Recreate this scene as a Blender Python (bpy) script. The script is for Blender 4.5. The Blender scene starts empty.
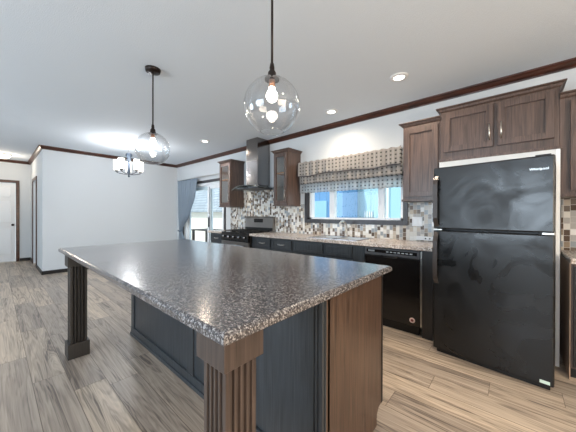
import bpy, bmesh, math, random
from mathutils import Vector, Matrix
random.seed(7)
SC = bpy.context.scene
COL = SC.collection
PI = math.pi

def lin(r, g, b):
    f = lambda c: (c/255/12.92 if c/255 <= .04045 else ((c/255+.055)/1.055)**2.4)
    return (f(r), f(g), f(b), 1.0)

# ------------------------------------------------------------------ camera
cam_data = bpy.data.cameras.new('camera')
cam = bpy.data.objects.new('camera', cam_data)
COL.objects.link(cam)
yaw, pitch, roll = math.radians(41.309), math.radians(0.143), math.radians(0.133)
fw = Vector((-math.sin(yaw)*math.cos(pitch), math.cos(yaw)*math.cos(pitch), -math.sin(pitch)))
rt = Vector((math.cos(yaw), math.sin(yaw), 0))
up = rt.cross(fw)
rt2 = rt*math.cos(roll) + up*math.sin(roll)
up2 = -rt*math.sin(roll) + up*math.cos(roll)
M = Matrix((rt2, up2, -fw)).transposed().to_4x4()
M.translation = Vector((0, 0, 1.228))
cam.matrix_world = M
cam_data.sensor_width = 36
cam_data.lens = 36*258.722/576
cam_data.shift_y = (215.276-216)/576
cam_data.clip_start = .02
cam_data.clip_end = 200
SC.camera = cam

# ------------------------------------------------------------------ world, sun, added fill lamps, exposure
W = bpy.data.worlds.new('sky')
SC.world = W
W.use_nodes = True
nt = W.node_tree
bg = nt.nodes['Background']
bg.inputs['Color'].default_value = (.72, .87, 1.0, 1)
bg.inputs['Strength'].default_value = 1.6

def lamp(name, kind, loc, energy, color, rot=(0, 0, 0), size=None, size_y=None, angle=None):
    d = bpy.data.lights.new(name, kind)
    d.energy = energy
    d.color = color
    if kind == 'AREA':
        d.shape = 'RECTANGLE'; d.size = size; d.size_y = size_y
    if kind == 'SUN':
        d.angle = angle
    if kind in ('POINT', 'SPOT') and size:
        d.shadow_soft_size = size
    o = bpy.data.objects.new(name, d)
    o.location = loc
    o.rotation_euler = rot
    COL.objects.link(o)
    return o

lamp('sun', 'SUN', (0, -5, 12), 3.4, (1, .96, .9), (math.radians(42), 0, math.radians(-12)), angle=.02)
# added cool area lamps, standing for daylight at unseen back windows
lamp('back_fill_lamp_a', 'AREA', (-5.2, -3.12, 1.45), 66, (.70, .85, 1.0), (math.radians(90), 0, 0), 2.2, 1.5)
lamp('back_fill_lamp_b', 'AREA', (-1.2, -3.12, 1.45), 98, (.74, .87, 1.0), (math.radians(90), 0, 0), 2.2, 1.5)
# added warm area lamp at an unseen window, warms the right side
lamp('right_warm_fill_lamp', 'AREA', (2.52, .6, 1.5), 98, (1.0, .82, .62), (math.radians(90), 0, math.radians(90)), 2.0, 1.4)

SC.view_settings.view_transform = 'Standard'
SC.view_settings.look = 'None'
SC.view_settings.gamma = 1
SC.view_settings.use_curve_mapping = False
SC.view_settings.exposure = 0.24

# ------------------------------------------------------------------ materials
def new_mat(name):
    m = bpy.data.materials.new(name)
    m.use_nodes = True
    n = m.node_tree.nodes
    return m, n, m.node_tree.links, n['Principled BSDF']

def mat(name, rgb, rough=.5, metal=0, bump=0, bscale=60, var=0, vscale=6, coat=0):
    m, n, l, b = new_mat(name)
    c = lin(*rgb)
    b.inputs['Roughness'].default_value = rough
    b.inputs['Metallic'].default_value = metal
    b.inputs['Coat Weight'].default_value = coat
    tc = n.new('ShaderNodeNewGeometry')
    if var:
        no = n.new('ShaderNodeTexNoise'); no.inputs['Scale'].default_value = vscale
        no.inputs['Detail'].default_value = 4
        l.new(tc.outputs['Position'], no.inputs['Vector'])
        r = n.new('ShaderNodeValToRGB')
        r.color_ramp.elements[0].position = .3; r.color_ramp.elements[1].position = .7
        r.color_ramp.elements[0].color = [x*(1-var) for x in c[:3]]+[1]
        r.color_ramp.elements[1].color = [min(1, x*(1+var)) for x in c[:3]]+[1]
        l.new(no.outputs['Fac'], r.inputs['Fac'])
        l.new(r.outputs['Color'], b.inputs['Base Color'])
    else:
        b.inputs['Base Color'].default_value = c
    if bump:
        no = n.new('ShaderNodeTexNoise'); no.inputs['Scale'].default_value = bscale
        l.new(tc.outputs['Position'], no.inputs['Vector'])
        bp = n.new('ShaderNodeBump'); bp.inputs['Strength'].default_value = bump
        bp.inputs['Distance'].default_value = .01
        l.new(no.outputs['Fac'], bp.inputs['Height'])
        l.new(bp.outputs['Normal'], b.inputs['Normal'])
    return m

def wood(name, dark, light, rough=.38, scale=(38, 38, 2.2), coat=.15):
    m, n, l, b = new_mat(name)
    g = n.new('ShaderNodeNewGeometry')
    mp = n.new('ShaderNodeMapping'); mp.inputs['Scale'].default_value = scale
    l.new(g.outputs['Position'], mp.inputs['Vector'])
    a = n.new('ShaderNodeTexNoise'); a.inputs['Scale'].default_value = 1; a.inputs['Detail'].default_value = 6
    a.inputs['Distortion'].default_value = 1.2
    l.new(mp.outputs['Vector'], a.inputs['Vector'])
    mp2 = n.new('ShaderNodeMapping'); mp2.inputs['Scale'].default_value = [s*5 if s > 10 else s*2 for s in scale]
    l.new(g.outputs['Position'], mp2.inputs['Vector'])
    a2 = n.new('ShaderNodeTexNoise'); a2.inputs['Scale'].default_value = 1; a2.inputs['Detail'].default_value = 3
    l.new(mp2.outputs['Vector'], a2.inputs['Vector'])
    mx = n.new('ShaderNodeMath'); mx.operation = 'MULTIPLY_ADD'; mx.inputs[1].default_value = .45
    l.new(a2.outputs['Fac'], mx.inputs[0])
    ml = n.new('ShaderNodeMath'); ml.operation = 'MULTIPLY'; ml.inputs[1].default_value = .6
    l.new(a.outputs['Fac'], ml.inputs[0]); l.new(ml.outputs[0], mx.inputs[2])
    r = n.new('ShaderNodeValToRGB')
    r.color_ramp.elements[0].position = .36; r.color_ramp.elements[1].position = .68
    r.color_ramp.elements[0].color = lin(*dark); r.color_ramp.elements[1].color = lin(*light)
    l.new(mx.outputs[0], r.inputs['Fac'])
    l.new(r.outputs['Color'], b.inputs['Base Color'])
    b.inputs['Roughness'].default_value = rough
    b.inputs['Coat Weight'].default_value = coat
    b.inputs['Coat Roughness'].default_value = .25
    bp = n.new('ShaderNodeBump'); bp.inputs['Strength'].default_value = .12; bp.inputs['Distance'].default_value = .004
    l.new(mx.outputs[0], bp.inputs['Height']); l.new(bp.outputs['Normal'], b.inputs['Normal'])
    return m

def math_node(n, l, op, a, b=None):
    x = n.new('ShaderNodeMath'); x.operation = op
    for i, v in enumerate((a, b)):
        if v is None: continue
        if isinstance(v, (int, float)): x.inputs[i].default_value = v
        else: l.new(v, x.inputs[i])
    return x.outputs[0]

def floor_mat():
    m, n, l, b = new_mat('wood_plank_floor')
    g = n.new('ShaderNodeNewGeometry')
    s = n.new('ShaderNodeSeparateXYZ'); l.new(g.outputs['Position'], s.inputs[0])
    Wd, Ln = .185, 1.22
    v = math_node(n, l, 'DIVIDE', s.outputs['Y'], Wd)
    row = math_node(n, l, 'FLOOR', v)
    wr = n.new('ShaderNodeTexWhiteNoise'); wr.noise_dimensions = '1D'; l.new(row, wr.inputs['W'])
    u0 = math_node(n, l, 'DIVIDE', s.outputs['X'], Ln)
    u = math_node(n, l, 'ADD', u0, wr.outputs['Value'])
    colm = math_node(n, l, 'FLOOR', u)
    cb = n.new('ShaderNodeCombineXYZ'); l.new(row, cb.inputs[0]); l.new(colm, cb.inputs[1])
    wn = n.new('ShaderNodeTexWhiteNoise'); wn.noise_dimensions = '2D'; l.new(cb.outputs[0], wn.inputs['Vector'])
    # grain: stretched, offset per plank
    off = n.new('ShaderNodeVectorMath'); off.operation = 'SCALE'; off.inputs['Scale'].default_value = 13.0
    l.new(wn.outputs['Color'], off.inputs[0])
    ad = n.new('ShaderNodeVectorMath'); ad.operation = 'ADD'
    l.new(g.outputs['Position'], ad.inputs[0]); l.new(off.outputs[0], ad.inputs[1])
    def noise(sc, detail, dist):
        mp = n.new('ShaderNodeMapping'); mp.inputs['Scale'].default_value = sc
        l.new(ad.outputs[0], mp.inputs['Vector'])
        a = n.new('ShaderNodeTexNoise'); a.inputs['Scale'].default_value = 1
        a.inputs['Detail'].default_value = detail; a.inputs['Distortion'].default_value = dist
        l.new(mp.outputs['Vector'], a.inputs['Vector'])
        return a.outputs['Fac']
    big = noise((.8, 12, 1), 4, .9)
    fine = noise((2.2, 110, 1), 6, .5)
    rings = math_node(n, l, 'SINE', math_node(n, l, 'MULTIPLY', big, 55.0))
    ringm = math_node(n, l, 'MULTIPLY_ADD', rings, .06)
    n_last = ringm.node; n_last.inputs[2].default_value = 0
    t = math_node(n, l, 'ADD', math_node(n, l, 'MULTIPLY', big, .55), math_node(n, l, 'MULTIPLY', fine, .40))
    t = math_node(n, l, 'ADD', t, ringm)
    r = n.new('ShaderNodeValToRGB'); e = r.color_ramp.elements
    e[0].position = .30; e[0].color = lin(102, 90, 81)
    e[1].position = .66; e[1].color = lin(216, 199, 179)
    k = e.new(.45); k.color = lin(180, 164, 147)
    l.new(t, r.inputs['Fac'])
    # per plank tone, between tan and greyed
    tone = n.new('ShaderNodeMixRGB'); tone.blend_type = 'MULTIPLY'; tone.inputs['Fac'].default_value = 1
    tr = n.new('ShaderNodeValToRGB'); te = tr.color_ramp.elements
    te[0].position = 0; te[0].color = (.60, .60, .63, 1)
    te[1].position = 1; te[1].color = (1.0, .98, .95, 1)
    l.new(wn.outputs['Value'], tr.inputs['Fac'])
    l.new(r.outputs['Color'], tone.inputs[1]); l.new(tr.outputs['Color'], tone.inputs[2])
    # seams
    fv = math_node(n, l, 'FRACT', v); fu = math_node(n, l, 'FRACT', u)
    sv = math_node(n, l, 'GREATER_THAN', math_node(n, l, 'ABSOLUTE', math_node(n, l, 'SUBTRACT', fv, .5)), .5-.0022/Wd)
    su = math_node(n, l, 'GREATER_THAN', math_node(n, l, 'ABSOLUTE', math_node(n, l, 'SUBTRACT', fu, .5)), .5-.0016/Ln)
    seam = math_node(n, l, 'MAXIMUM', sv, su)
    mix = n.new('ShaderNodeMixRGB'); mix.inputs[2].default_value = lin(82, 66, 54)
    sf = math_node(n, l, 'MULTIPLY', seam, .75)
    l.new(sf, mix.inputs['Fac']); l.new(tone.outputs[0], mix.inputs[1])
    l.new(mix.outputs[0], b.inputs['Base Color'])
    b.inputs['Roughness'].default_value = .36
    bp = n.new('ShaderNodeBump'); bp.inputs['Strength'].default_value = .25; bp.inputs['Distance'].default_value = .003
    l.new(t, bp.inputs['Height']); l.new(bp.outputs['Normal'], b.inputs['Normal'])
    return m

def granite(name, stops, scale, rough, wv=.35, coat=0):
    m, n, l, b = new_mat(name)
    g = n.new('ShaderNodeNewGeometry')
    a = n.new('ShaderNodeTexNoise'); a.inputs['Scale'].default_value = scale
    a.inputs['Detail'].default_value = 3; a.inputs['Roughness'].default_value = .7
    l.new(g.outputs['Position'], a.inputs['Vector'])
    v = n.new('ShaderNodeTexVoronoi'); v.inputs['Scale'].default_value = scale*1.1
    l.new(g.outputs['Position'], v.inputs['Vector'])
    sp = n.new('ShaderNodeSeparateXYZ'); l.new(v.outputs['Color'], sp.inputs[0])
    t = math_node(n, l, 'ADD', math_node(n, l, 'MULTIPLY', a.outputs['Fac'], 1-wv), math_node(n, l, 'MULTIPLY', sp.outputs[0], wv))
    r = n.new('ShaderNodeValToRGB'); e = r.color_ramp.elements
    while len(e) < len(stops): e.new(.5)
    for i, (p, c) in enumerate(stops):
        e[i].position = p; e[i].color = lin(*c)
    l.new(t, r.inputs['Fac']); l.new(r.outputs['Color'], b.inputs['Base Color'])
    b.inputs['Roughness'].default_value = rough
    b.inputs['Coat Weight'].default_value = coat; b.inputs['Coat Roughness'].default_value = .17
    return m

def tile_mat():
    m, n, l, b = new_mat('mosaic_tile')
    g = n.new('ShaderNodeNewGeometry')
    s = n.new('ShaderNodeSeparateXYZ'); l.new(g.outputs['Position'], s.inputs[0])
    cw, chh = .041, .054
    u = math_node(n, l, 'DIVIDE', s.outputs['X'], cw)
    cu = math_node(n, l, 'FLOOR', u)
    w1 = n.new('ShaderNodeTexWhiteNoise'); w1.noise_dimensions = '1D'; l.new(cu, w1.inputs['W'])
    v0 = math_node(n, l, 'DIVIDE', s.outputs['Z'], chh)
    v = math_node(n, l, 'ADD', v0, w1.outputs['Value'])
    cv = math_node(n, l, 'FLOOR', v)
    cb = n.new('ShaderNodeCombineXYZ'); l.new(cu, cb.inputs[0]); l.new(cv, cb.inputs[1])
    w2 = n.new('ShaderNodeTexWhiteNoise'); w2.noise_dimensions = '2D'; l.new(cb.outputs[0], w2.inputs['Vector'])
    r = n.new('ShaderNodeValToRGB'); r.color_ramp.interpolation = 'CONSTANT'; e = r.color_ramp.elements
    cols = [(0, (222, 218, 210)), (.20, (176, 172, 168)), (.34, (120, 108, 98)), (.48, (196, 184, 168)),
            (.62, (92, 76, 64)), (.72, (150, 156, 160)), (.84, (232, 230, 226)), (.93, (150, 134, 116))]
    while len(e) < len(cols): e.new(.5)
    for i, (p, c) in enumerate(cols):
        e[i].position = p; e[i].color = lin(*c)
    l.new(w2.outputs['Value'], r.inputs['Fac'])
    fu = math_node(n, l, 'ABSOLUTE', math_node(n, l, 'SUBTRACT', math_node(n, l, 'FRACT', u), .5))
    fv = math_node(n, l, 'ABSOLUTE', math_node(n, l, 'SUBTRACT', math_node(n, l, 'FRACT', v), .5))
    gr = math_node(n, l, 'MAXIMUM', math_node(n, l, 'GREATER_THAN', fu, .46), math_node(n, l, 'GREATER_THAN', fv, .468))
    mix = n.new('ShaderNodeMixRGB'); mix.inputs[2].default_value = lin(205, 202, 196)
    l.new(gr, mix.inputs['Fac']); l.new(r.outputs['Color'], mix.inputs[1])
    l.new(mix.outputs[0], b.inputs['Base Color'])
    rg = math_node(n, l, 'MULTIPLY_ADD', gr, .5); rg.node.inputs[2].default_value = .16
    l.new(rg, b.inputs['Roughness'])
    bp = n.new('ShaderNodeBump'); bp.invert = True; bp.inputs['Strength'].default_value = .5; bp.inputs['Distance'].default_value = .002
    l.new(gr, bp.inputs['Height']); l.new(bp.outputs['Normal'], b.inputs['Normal'])
    return m

def cloth_dots(name, base, dot, trans, pitch=(.034, .034), clear=0):
    m, n, l, b = new_mat(name)
    g = n.new('ShaderNodeNewGeometry')
    s = n.new('ShaderNodeSeparateXYZ'); l.new(g.outputs['Position'], s.inputs[0])
    def f(o, p):
        return math_node(n, l, 'ABSOLUTE', math_node(n, l, 'SUBTRACT', math_node(n, l, 'FRACT', math_node(n, l, 'DIVIDE', o, p)), .5))
    a = math_node(n, l, 'LESS_THAN', f(s.outputs['X'], pitch[0]), .17)
    c = math_node(n, l, 'LESS_THAN', f(s.outputs['Z'], pitch[1]), .17)
    d = math_node(n, l, 'MULTIPLY', a, c)
    a2 = math_node(n, l, 'LESS_THAN', f(s.outputs['X'], pitch[0]), .30)
    st = math_node(n, l, 'MULTIPLY', a2, .15)
    mk = math_node(n, l, 'MAXIMUM', math_node(n, l, 'MULTIPLY', d, .9), st)
    mix = n.new('ShaderNodeMixRGB'); mix.inputs[1].default_value = lin(*base); mix.inputs[2].default_value = lin(*dot)
    l.new(mk, mix.inputs['Fac']); l.new(mix.outputs[0], b.inputs['Base Color'])
    b.inputs['Roughness'].default_value = .9
    t = n.new('ShaderNodeBsdfTranslucent'); l.new(mix.outputs[0], t.inputs['Color'])
    ms = n.new('ShaderNodeMixShader'); ms.inputs[0].default_value = trans
    out = n['Material Output']
    l.new(b.outputs[0], ms.inputs[1]); l.new(t.outputs[0], ms.inputs[2])
    tp = n.new('ShaderNodeBsdfTransparent'); m2 = n.new('ShaderNodeMixShader')
    l.new(math_node(n, l, 'MULTIPLY', math_node(n, l, 'SUBTRACT', 1.0, mk), clear), m2.inputs[0])
    l.new(ms.outputs[0], m2.inputs[1]); l.new(tp.outputs[0], m2.inputs[2])
    l.new(m2.outputs[0], out.inputs['Surface'])
    return m

def sheer(name, rgb, trans=.45, clear=.0):
    m, n, l, b = new_mat(name)
    b.inputs['Base Color'].default_value = lin(*rgb); b.inputs['Roughness'].default_value = .9
    t = n.new('ShaderNodeBsdfTranslucent'); t.inputs['Color'].default_value = lin(*rgb)
    ms = n.new('ShaderNodeMixShader'); ms.inputs[0].default_value = trans
    l.new(b.outputs[0], ms.inputs[1]); l.new(t.outputs[0], ms.inputs[2])
    l.new(ms.outputs[0], n['Material Output'].inputs['Surface'])
    return m

def thin_glass(name, tint=(1, 1, 1), lo=.06, hi=.75, rough=.02, blend=.25):
    m, n, l, b = new_mat(name)
    n.remove(b)
    tr = n.new('ShaderNodeBsdfTransparent'); tr.inputs['Color'].default_value = (*tint, 1)
    gl = n.new('ShaderNodeBsdfGlossy'); gl.inputs['Roughness'].default_value = rough
    lw = n.new('ShaderNodeLayerWeight'); lw.inputs['Blend'].default_value = blend
    mr = n.new('ShaderNodeMapRange'); mr.inputs['To Min'].default_value = lo; mr.inputs['To Max'].default_value = hi
    l.new(lw.outputs['Facing'], mr.inputs['Value'])
    ms = n.new('ShaderNodeMixShader'); l.new(mr.outputs[0], ms.inputs[0])
    l.new(tr.outputs[0], ms.inputs[1]); l.new(gl.outputs[0], ms.inputs[2])
    l.new(ms.outputs[0], n['Material Output'].inputs['Surface'])
    return m

def emit(name, rgb, s):
    m, n, l, b = new_mat(name)
    b.inputs['Base Color'].default_value = lin(*rgb)
    b.inputs['Emission Color'].default_value = lin(*rgb)
    b.inputs['Emission Strength'].default_value = s
    return m

WALL = mat('wall_paint', (206, 209, 211), .75, bump=.05, bscale=220)
CEIL = mat('ceiling_paint', (220, 227, 234), .85, bump=.25, bscale=140)
FLOOR = floor_mat()
TILE = tile_mat()
TRIM = wood('dark_trim_wood', (26, 15, 12), (88, 46, 30), .34, (3, 3, 30), .15)
BASEB = mat('black_baseboard', (26, 24, 24), .4)
WOODU = wood('brown_cabinet_wood', (58, 45, 40), (102, 82, 73), .36)
WOODE = wood('island_end_wood', (50, 37, 29), (92, 71, 58), .34)
CHAR = wood('charcoal_cabinet_wood', (32, 36, 40), (58, 63, 68), .36)
WTRIM = wood('dark_window_trim', (34, 32, 35), (58, 54, 56), .36)
POSTW = wood('post_wood', (48, 39, 35), (84, 70, 63), .36)
POSTD = wood('dark_post_wood', (24, 22, 22), (44, 41, 40), .36)
ISL = granite('dark_speckled_laminate', [(.30, (58, 55, 57)), (.48, (80, 76, 77)), (.60, (102, 98, 98)), (.73, (158, 154, 153))], 180, .22, .5, .5)
CTR = granite('light_speckled_laminate', [(.30, (124, 106, 94)), (.45, (170, 154, 142)), (.58, (206, 194, 184)), (.7, (228, 222, 216))], 110, .22)
BLACK = mat('fridge_black', (15, 15, 16), .33, bump=.08, bscale=7)
_n = BLACK.node_tree.nodes; _l = BLACK.node_tree.links
_t = _n.new('ShaderNodeTexNoise'); _t.inputs['Scale'].default_value = 3.2; _t.inputs['Detail'].default_value = 5; _t.inputs['Distortion'].default_value = 1.5
_g = _n.new('ShaderNodeNewGeometry'); _l.new(_g.outputs['Position'], _t.inputs['Vector'])
_r = _n.new('ShaderNodeMapRange'); _r.inputs['From Min'].default_value = .35; _r.inputs['From Max'].default_value = .65
_r.inputs['To Min'].default_value = .20; _r.inputs['To Max'].default_value = .46
_l.new(_t.outputs['Fac'], _r.inputs['Value']); _l.new(_r.outputs[0], _n['Principled BSDF'].inputs['Roughness'])
BLACKM = mat('matte_black', (16, 16, 17), .45)
BLACKG = mat('gloss_black', (22, 20, 20), .16)
GREYM = mat('dark_grey_plastic', (70, 72, 76), .4)
STEEL = mat('stainless_steel', (150, 152, 156), .22, 1)
BASIN = mat('brushed_basin_steel', (205, 207, 210), .5, .5)
CHIM = mat('dark_polished_steel', (140, 136, 134), .16, 1)
STEELD = mat('dark_stainless_steel', (158, 155, 152), .28, 1)
NICKEL = mat('brushed_nickel', (214, 212, 208), .3, 1)
BRONZE = mat('dark_bronze', (38, 28, 24), .4, .5)
HANDLE = mat('bronze_handle', (66, 60, 58), .35, .3)
WHITE = mat('white_paint', (232, 233, 234), .45)
VINYL = mat('white_vinyl', (236, 238, 240), .4)
CREAM = mat('cream_interior', (214, 208, 200), .6)
SHELF = mat('shelf_edge_wood', (196, 134, 70), .5)
GLOBE = thin_glass('clear_glass_globe', (.97, .98, .99), .04, .85, .02, .3)
PANE = thin_glass('window_glass', (.95, .99, 1.0), .012, .14, .01, .2)
GPANE = thin_glass('cabinet_glass', (.94, .96, .98), .05, .35, .03, .3)
HGLASS = thin_glass('hood_glass', (.75, .85, .86), .15, .8, .03, .3)
BULB = emit('lit_bulb', (255, 244, 228), 25)
DOWN = emit('lit_downlight', (255, 246, 235), 9)
SHADE = emit('lit_white_shade', (255, 250, 242), 1.5)
HALLG = emit('lit_dome', (255, 240, 215), 8)
CURT = sheer('blue_grey_curtain', (158, 171, 184), .35)
VAL1 = cloth_dots('dotted_beige_cloth', (174, 168, 162), (44, 40, 42), .3, (.060, .050))
VAL2 = cloth_dots('dotted_pale_cloth', (226, 228, 230), (44, 44, 52), .7, (.060, .050), .45)
EDGE = mat('dark_ruffle_edge', (70, 66, 70), .9)

# ------------------------------------------------------------------ helpers
ORG = {}
def new_obj(name, me):
    o = bpy.data.objects.new(name, me); COL.objects.link(o); return o

def thing(name, label, cat, loc=(0, 0, 0), rotz=0, group=None, local=False):
    o = bpy.data.objects.new(name, None); COL.objects.link(o)
    o.empty_display_size = .1
    o.location = loc; o.rotation_euler = (0, 0, rotz)
    o['label'] = label; o['category'] = cat
    if group: o['group'] = group
    ORG[o] = Vector((0, 0, 0)) if local else Vector(loc)
    return o

def tag(o, label, cat, group=None):
    o['label'] = label; o['category'] = cat
    if group: o['group'] = group
    return o

class MB:
    def __init__(self): self.bm = bmesh.new()
    def box(self, x0, x1, y0, y1, z0, z1, bev=0):
        vs = [self.bm.verts.new((x, y, z)) for x in (x0, x1) for y in (y0, y1) for z in (z0, z1)]
        f = [(0, 1, 3, 2), (4, 6, 7, 5), (0, 4, 5, 1), (2, 3, 7, 6), (0, 2, 6, 4), (1, 5, 7, 3)]
        fs = [self.bm.faces.new([vs[i] for i in q]) for q in f]
        if bev:
            es = list({e for q in fs for e in q.edges})
            bmesh.ops.bevel(self.bm, geom=es, offset=bev, segments=2, affect='EDGES', profile=.5)
        return self
    def prism(self, pts, a0, a1, axis=2):
        """closed outline pts in the two other axes, extruded along axis"""
        def P(p, a):
            if axis == 2: return (p[0], p[1], a)
            if axis == 1: return (p[0], a, p[1])
            return (a, p[0], p[1])
        A = [self.bm.verts.new(P(p, a0)) for p in pts]
        B = [self.bm.verts.new(P(p, a1)) for p in pts]
        k = len(pts)
        self.bm.faces.new(A); self.bm.faces.new(B[::-1])
        for i in range(k):
            self.bm.faces.new((A[i], B[i], B[(i+1) % k], A[(i+1) % k]))
        return self
    def tube(self, pts, r, seg=12, cap=True):
        pts = [Vector(p) for p in pts]
        rs = r if isinstance(r, (list, tuple)) else [r]*len(pts)
        rings = []
        t0 = (pts[1]-pts[0]).normalized()
        u = t0.orthogonal().normalized()
        for i, p in enumerate(pts):
            t = (pts[min(i+1, len(pts)-1)]-pts[max(i-1, 0)]).normalized()
            u = (u - t*u.dot(t)).normalized(); w = t.cross(u)
            rings.append([self.bm.verts.new(p+(u*math.cos(2*PI*k/seg)+w*math.sin(2*PI*k/seg))*rs[i]) for k in range(seg)])
        for a, b in zip(rings, rings[1:]):
            for k in range(seg):
                f = self.bm.faces.new((a[k], a[(k+1) % seg], b[(k+1) % seg], b[k])); f.smooth = True
        if cap:
            self.bm.faces.new(rings[0][::-1]); self.bm.faces.new(rings[-1])
        return self
    def lathe(self, prof, c=(0, 0, 0), seg=32, cap0=True, cap1=True, axis=2):
        c = Vector(c); rings = []
        for r, z in prof:
            ring = []
            for k in range(seg):
                a = 2*PI*k/seg
                q = (r*math.cos(a), r*math.sin(a), z)
                if axis == 1: q = (q[0], z, q[1])
                if axis == 0: q = (z, q[0], q[1])
                ring.append(self.bm.verts.new(c+Vector(q)))
            rings.append(ring)
        for a, b in zip(rings, rings[1:]):
            for k in range(seg):
                f = self.bm.faces.new((a[k], a[(k+1) % seg], b[(k+1) % seg], b[k])); f.smooth = True
        if cap0: self.bm.faces.new(rings[0][::-1])
        if cap1: self.bm.faces.new(rings[-1])
        return self
    def sweep(self, path, prof, closed=False):
        """profile (out, z) carried along a 2D path; out is to the left of travel; mitred"""
        n = len(path); P = [Vector(p) for p in path]; rings = []
        for i in range(n):
            def nrm(a, b):
                d = (b-a).normalized(); return Vector((-d.y, d.x))
            if closed or 0 < i < n-1:
                n1 = nrm(P[(i-1) % n], P[i]); n2 = nrm(P[i], P[(i+1) % n])
                m = (n1+n2); m = m/ max(.2, m.dot(n1))
            elif i == 0: m = nrm(P[0], P[1])
            else: m = nrm(P[-2], P[-1])
            rings.append([self.bm.verts.new((P[i].x+m.x*o, P[i].y+m.y*o, z)) for o, z in prof])
        k = len(prof)
        prs = list(zip(rings, rings[1:])) + ([(rings[-1], rings[0])] if closed else [])
        for a, b in prs:
            for j in range(k):
                self.bm.faces.new((a[j], a[(j+1) % k], b[(j+1) % k], b[j]))
        if not closed:
            self.bm.faces.new(rings[0]); self.bm.faces.new(rings[-1][::-1])
        return self
    def loft(self, x0, x1, y0, y1, lay):
        rs = []
        for ins, z in lay:
            rs.append([self.bm.verts.new(p) for p in ((x0+ins, y0+ins, z), (x1-ins, y0+ins, z), (x1-ins, y1-ins, z), (x0+ins, y1-ins, z))])
        self.bm.faces.new(rs[0][::-1]); self.bm.faces.new(rs[-1])
        for a, b in zip(rs, rs[1:]):
            for k in range(4): self.bm.faces.new((a[k], a[(k+1) % 4], b[(k+1) % 4], b[k]))
        return self
    def grid(self, fn, nu, nv, thick=0, smooth=True):
        V = [[self.bm.verts.new(fn(i/nu, j/nv)) for j in range(nv+1)] for i in range(nu+1)]
        for i in range(nu):
            for j in range(nv):
                f = self.bm.faces.new((V[i][j], V[i+1][j], V[i+1][j+1], V[i][j+1])); f.smooth = smooth
        return self
    def build(self, name, m, parent=None, solid=0):
        bmesh.ops.recalc_face_normals(self.bm, faces=self.bm.faces[:]) if not solid else None
        off = Vector((0, 0, 0)); p = parent
        if p is not None:
            off = ORG[p]
            bmesh.ops.translate(self.bm, verts=self.bm.verts[:], vec=-off)
        me = bpy.data.meshes.new(name); self.bm.to_mesh(me); self.bm.free()
        me.materials.append(m)
        o = new_obj(name, me)
        if parent is not None: o.parent = parent
        ORG[o] = off
        if solid:
            s = o.modifiers.new('thickness', 'SOLIDIFY'); s.thickness = solid; s.offset = 0
        return o

def struct(name, mb, m, parent=None):
    o = mb.build(name, m, parent)
    if parent is None: o['kind'] = 'structure'
    return o

def copy_tree(o, parent=None):
    c = o.copy(); COL.objects.link(c)
    if parent: c.parent = parent
    for ch in o.children: copy_tree(ch, c)
    return c

# ------------------------------------------------------------------ dimensions
YW, ZC, XF, YH, XH = 3.415, 2.608, -7.167, .651, -9.70
YB, XR = -3.2, 2.6
T = .15

# ------------------------------------------------------------------ room shell
struct('floor', MB().box(XH-T, XR+T, YB-T, YW+T, -.12, 0), FLOOR)
struct('ceiling', MB().box(XH-T, XR+T, YB-T, YW+T+.25, ZC, ZC+.25), CEIL)

def wall_with_openings(name, along, a0, a1, plane, thick, opens, m=WALL):
    """along 'x' (plane = y) or 'y' (plane = x); opens = list of (s, e, z0, z1)"""
    mb = MB()
    def bx(s, e, z0, z1):
        if e-s < 1e-4 or z1-z0 < 1e-4: return
        if along == 'x': mb.box(s, e, min(plane, plane+thick), max(plane, plane+thick), z0, z1)
        else: mb.box(min(plane, plane+thick), max(plane, plane+thick), s, e, z0, z1)
    cur = a0
    for s, e, z0, z1 in sorted(opens):
        bx(cur, s, 0, ZC); bx(s, e, 0, z0); bx(s, e, z1, ZC); cur = e
    bx(cur, a1, 0, ZC)
    return struct(name, mb, m)

WIN = (-2.56, -1.06, 1.15, 1.72)
SLD = (-6.75, -4.90, 0.0, 2.00)
wall_with_openings('wall_kitchen', 'x', XF, XR+T, YW, T, [SLD, WIN])
wall_with_openings('wall_far', 'y', YH, YW+T, XF, -T, [])
wall_with_openings('wall_hall', 'x', XH, XF-T, YH, T, [(-9.0, -8.24, 0, 2.03)])
wall_with_openings('wall_left', 'y', YB-T, YH+T, XH, -T, [(-.42, .38, 0, 2.03)])
wall_with_openings('wall_back', 'x', XH, XR+T, YB, -T, [(-6.3, -4.1, .7, 2.2), (-2.3, -.1, .7, 2.2)])
wall_with_openings('wall_right', 'y', YB, YW, XR, T, [(-.4, 1.6, .8, 2.2)])

# crown moulding round the room (left of travel = into the room)
cp = [(0, ZC-.070), (0, ZC), (.060, ZC), (.058, ZC-.012), (.042, ZC-.022), (.028, ZC-.044), (.014, ZC-.058), (.012, ZC-.070)]
struct('trim_1', MB().sweep([(XR, YB), (XR, YW), (XF, YW), (XF, YH), (XH, YH), (XH, YB)], cp, closed=True), TRIM)
# baseboards
bp = [(0, 0), (0, .075), (.008, .075), (.013, .066), (.013, 0)]
struct('baseboard_far', MB().sweep([(SLD[0]-.07, YW), (XF, YW), (XF, YH), (-8.17, YH)], bp), BASEB)
struct('baseboard_left', MB().sweep([(-9.07, YH), (XH, YH), (XH, .45)], bp), BASEB)
struct('baseboard_kitchen', MB().sweep([(.30, YW), (-.60, YW)], bp), BASEB)
struct('baseboard_right', MB().sweep([(XH, -.50), (XH, YB), (XR, YB), (XR, 2.75)], bp), BASEB)

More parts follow.
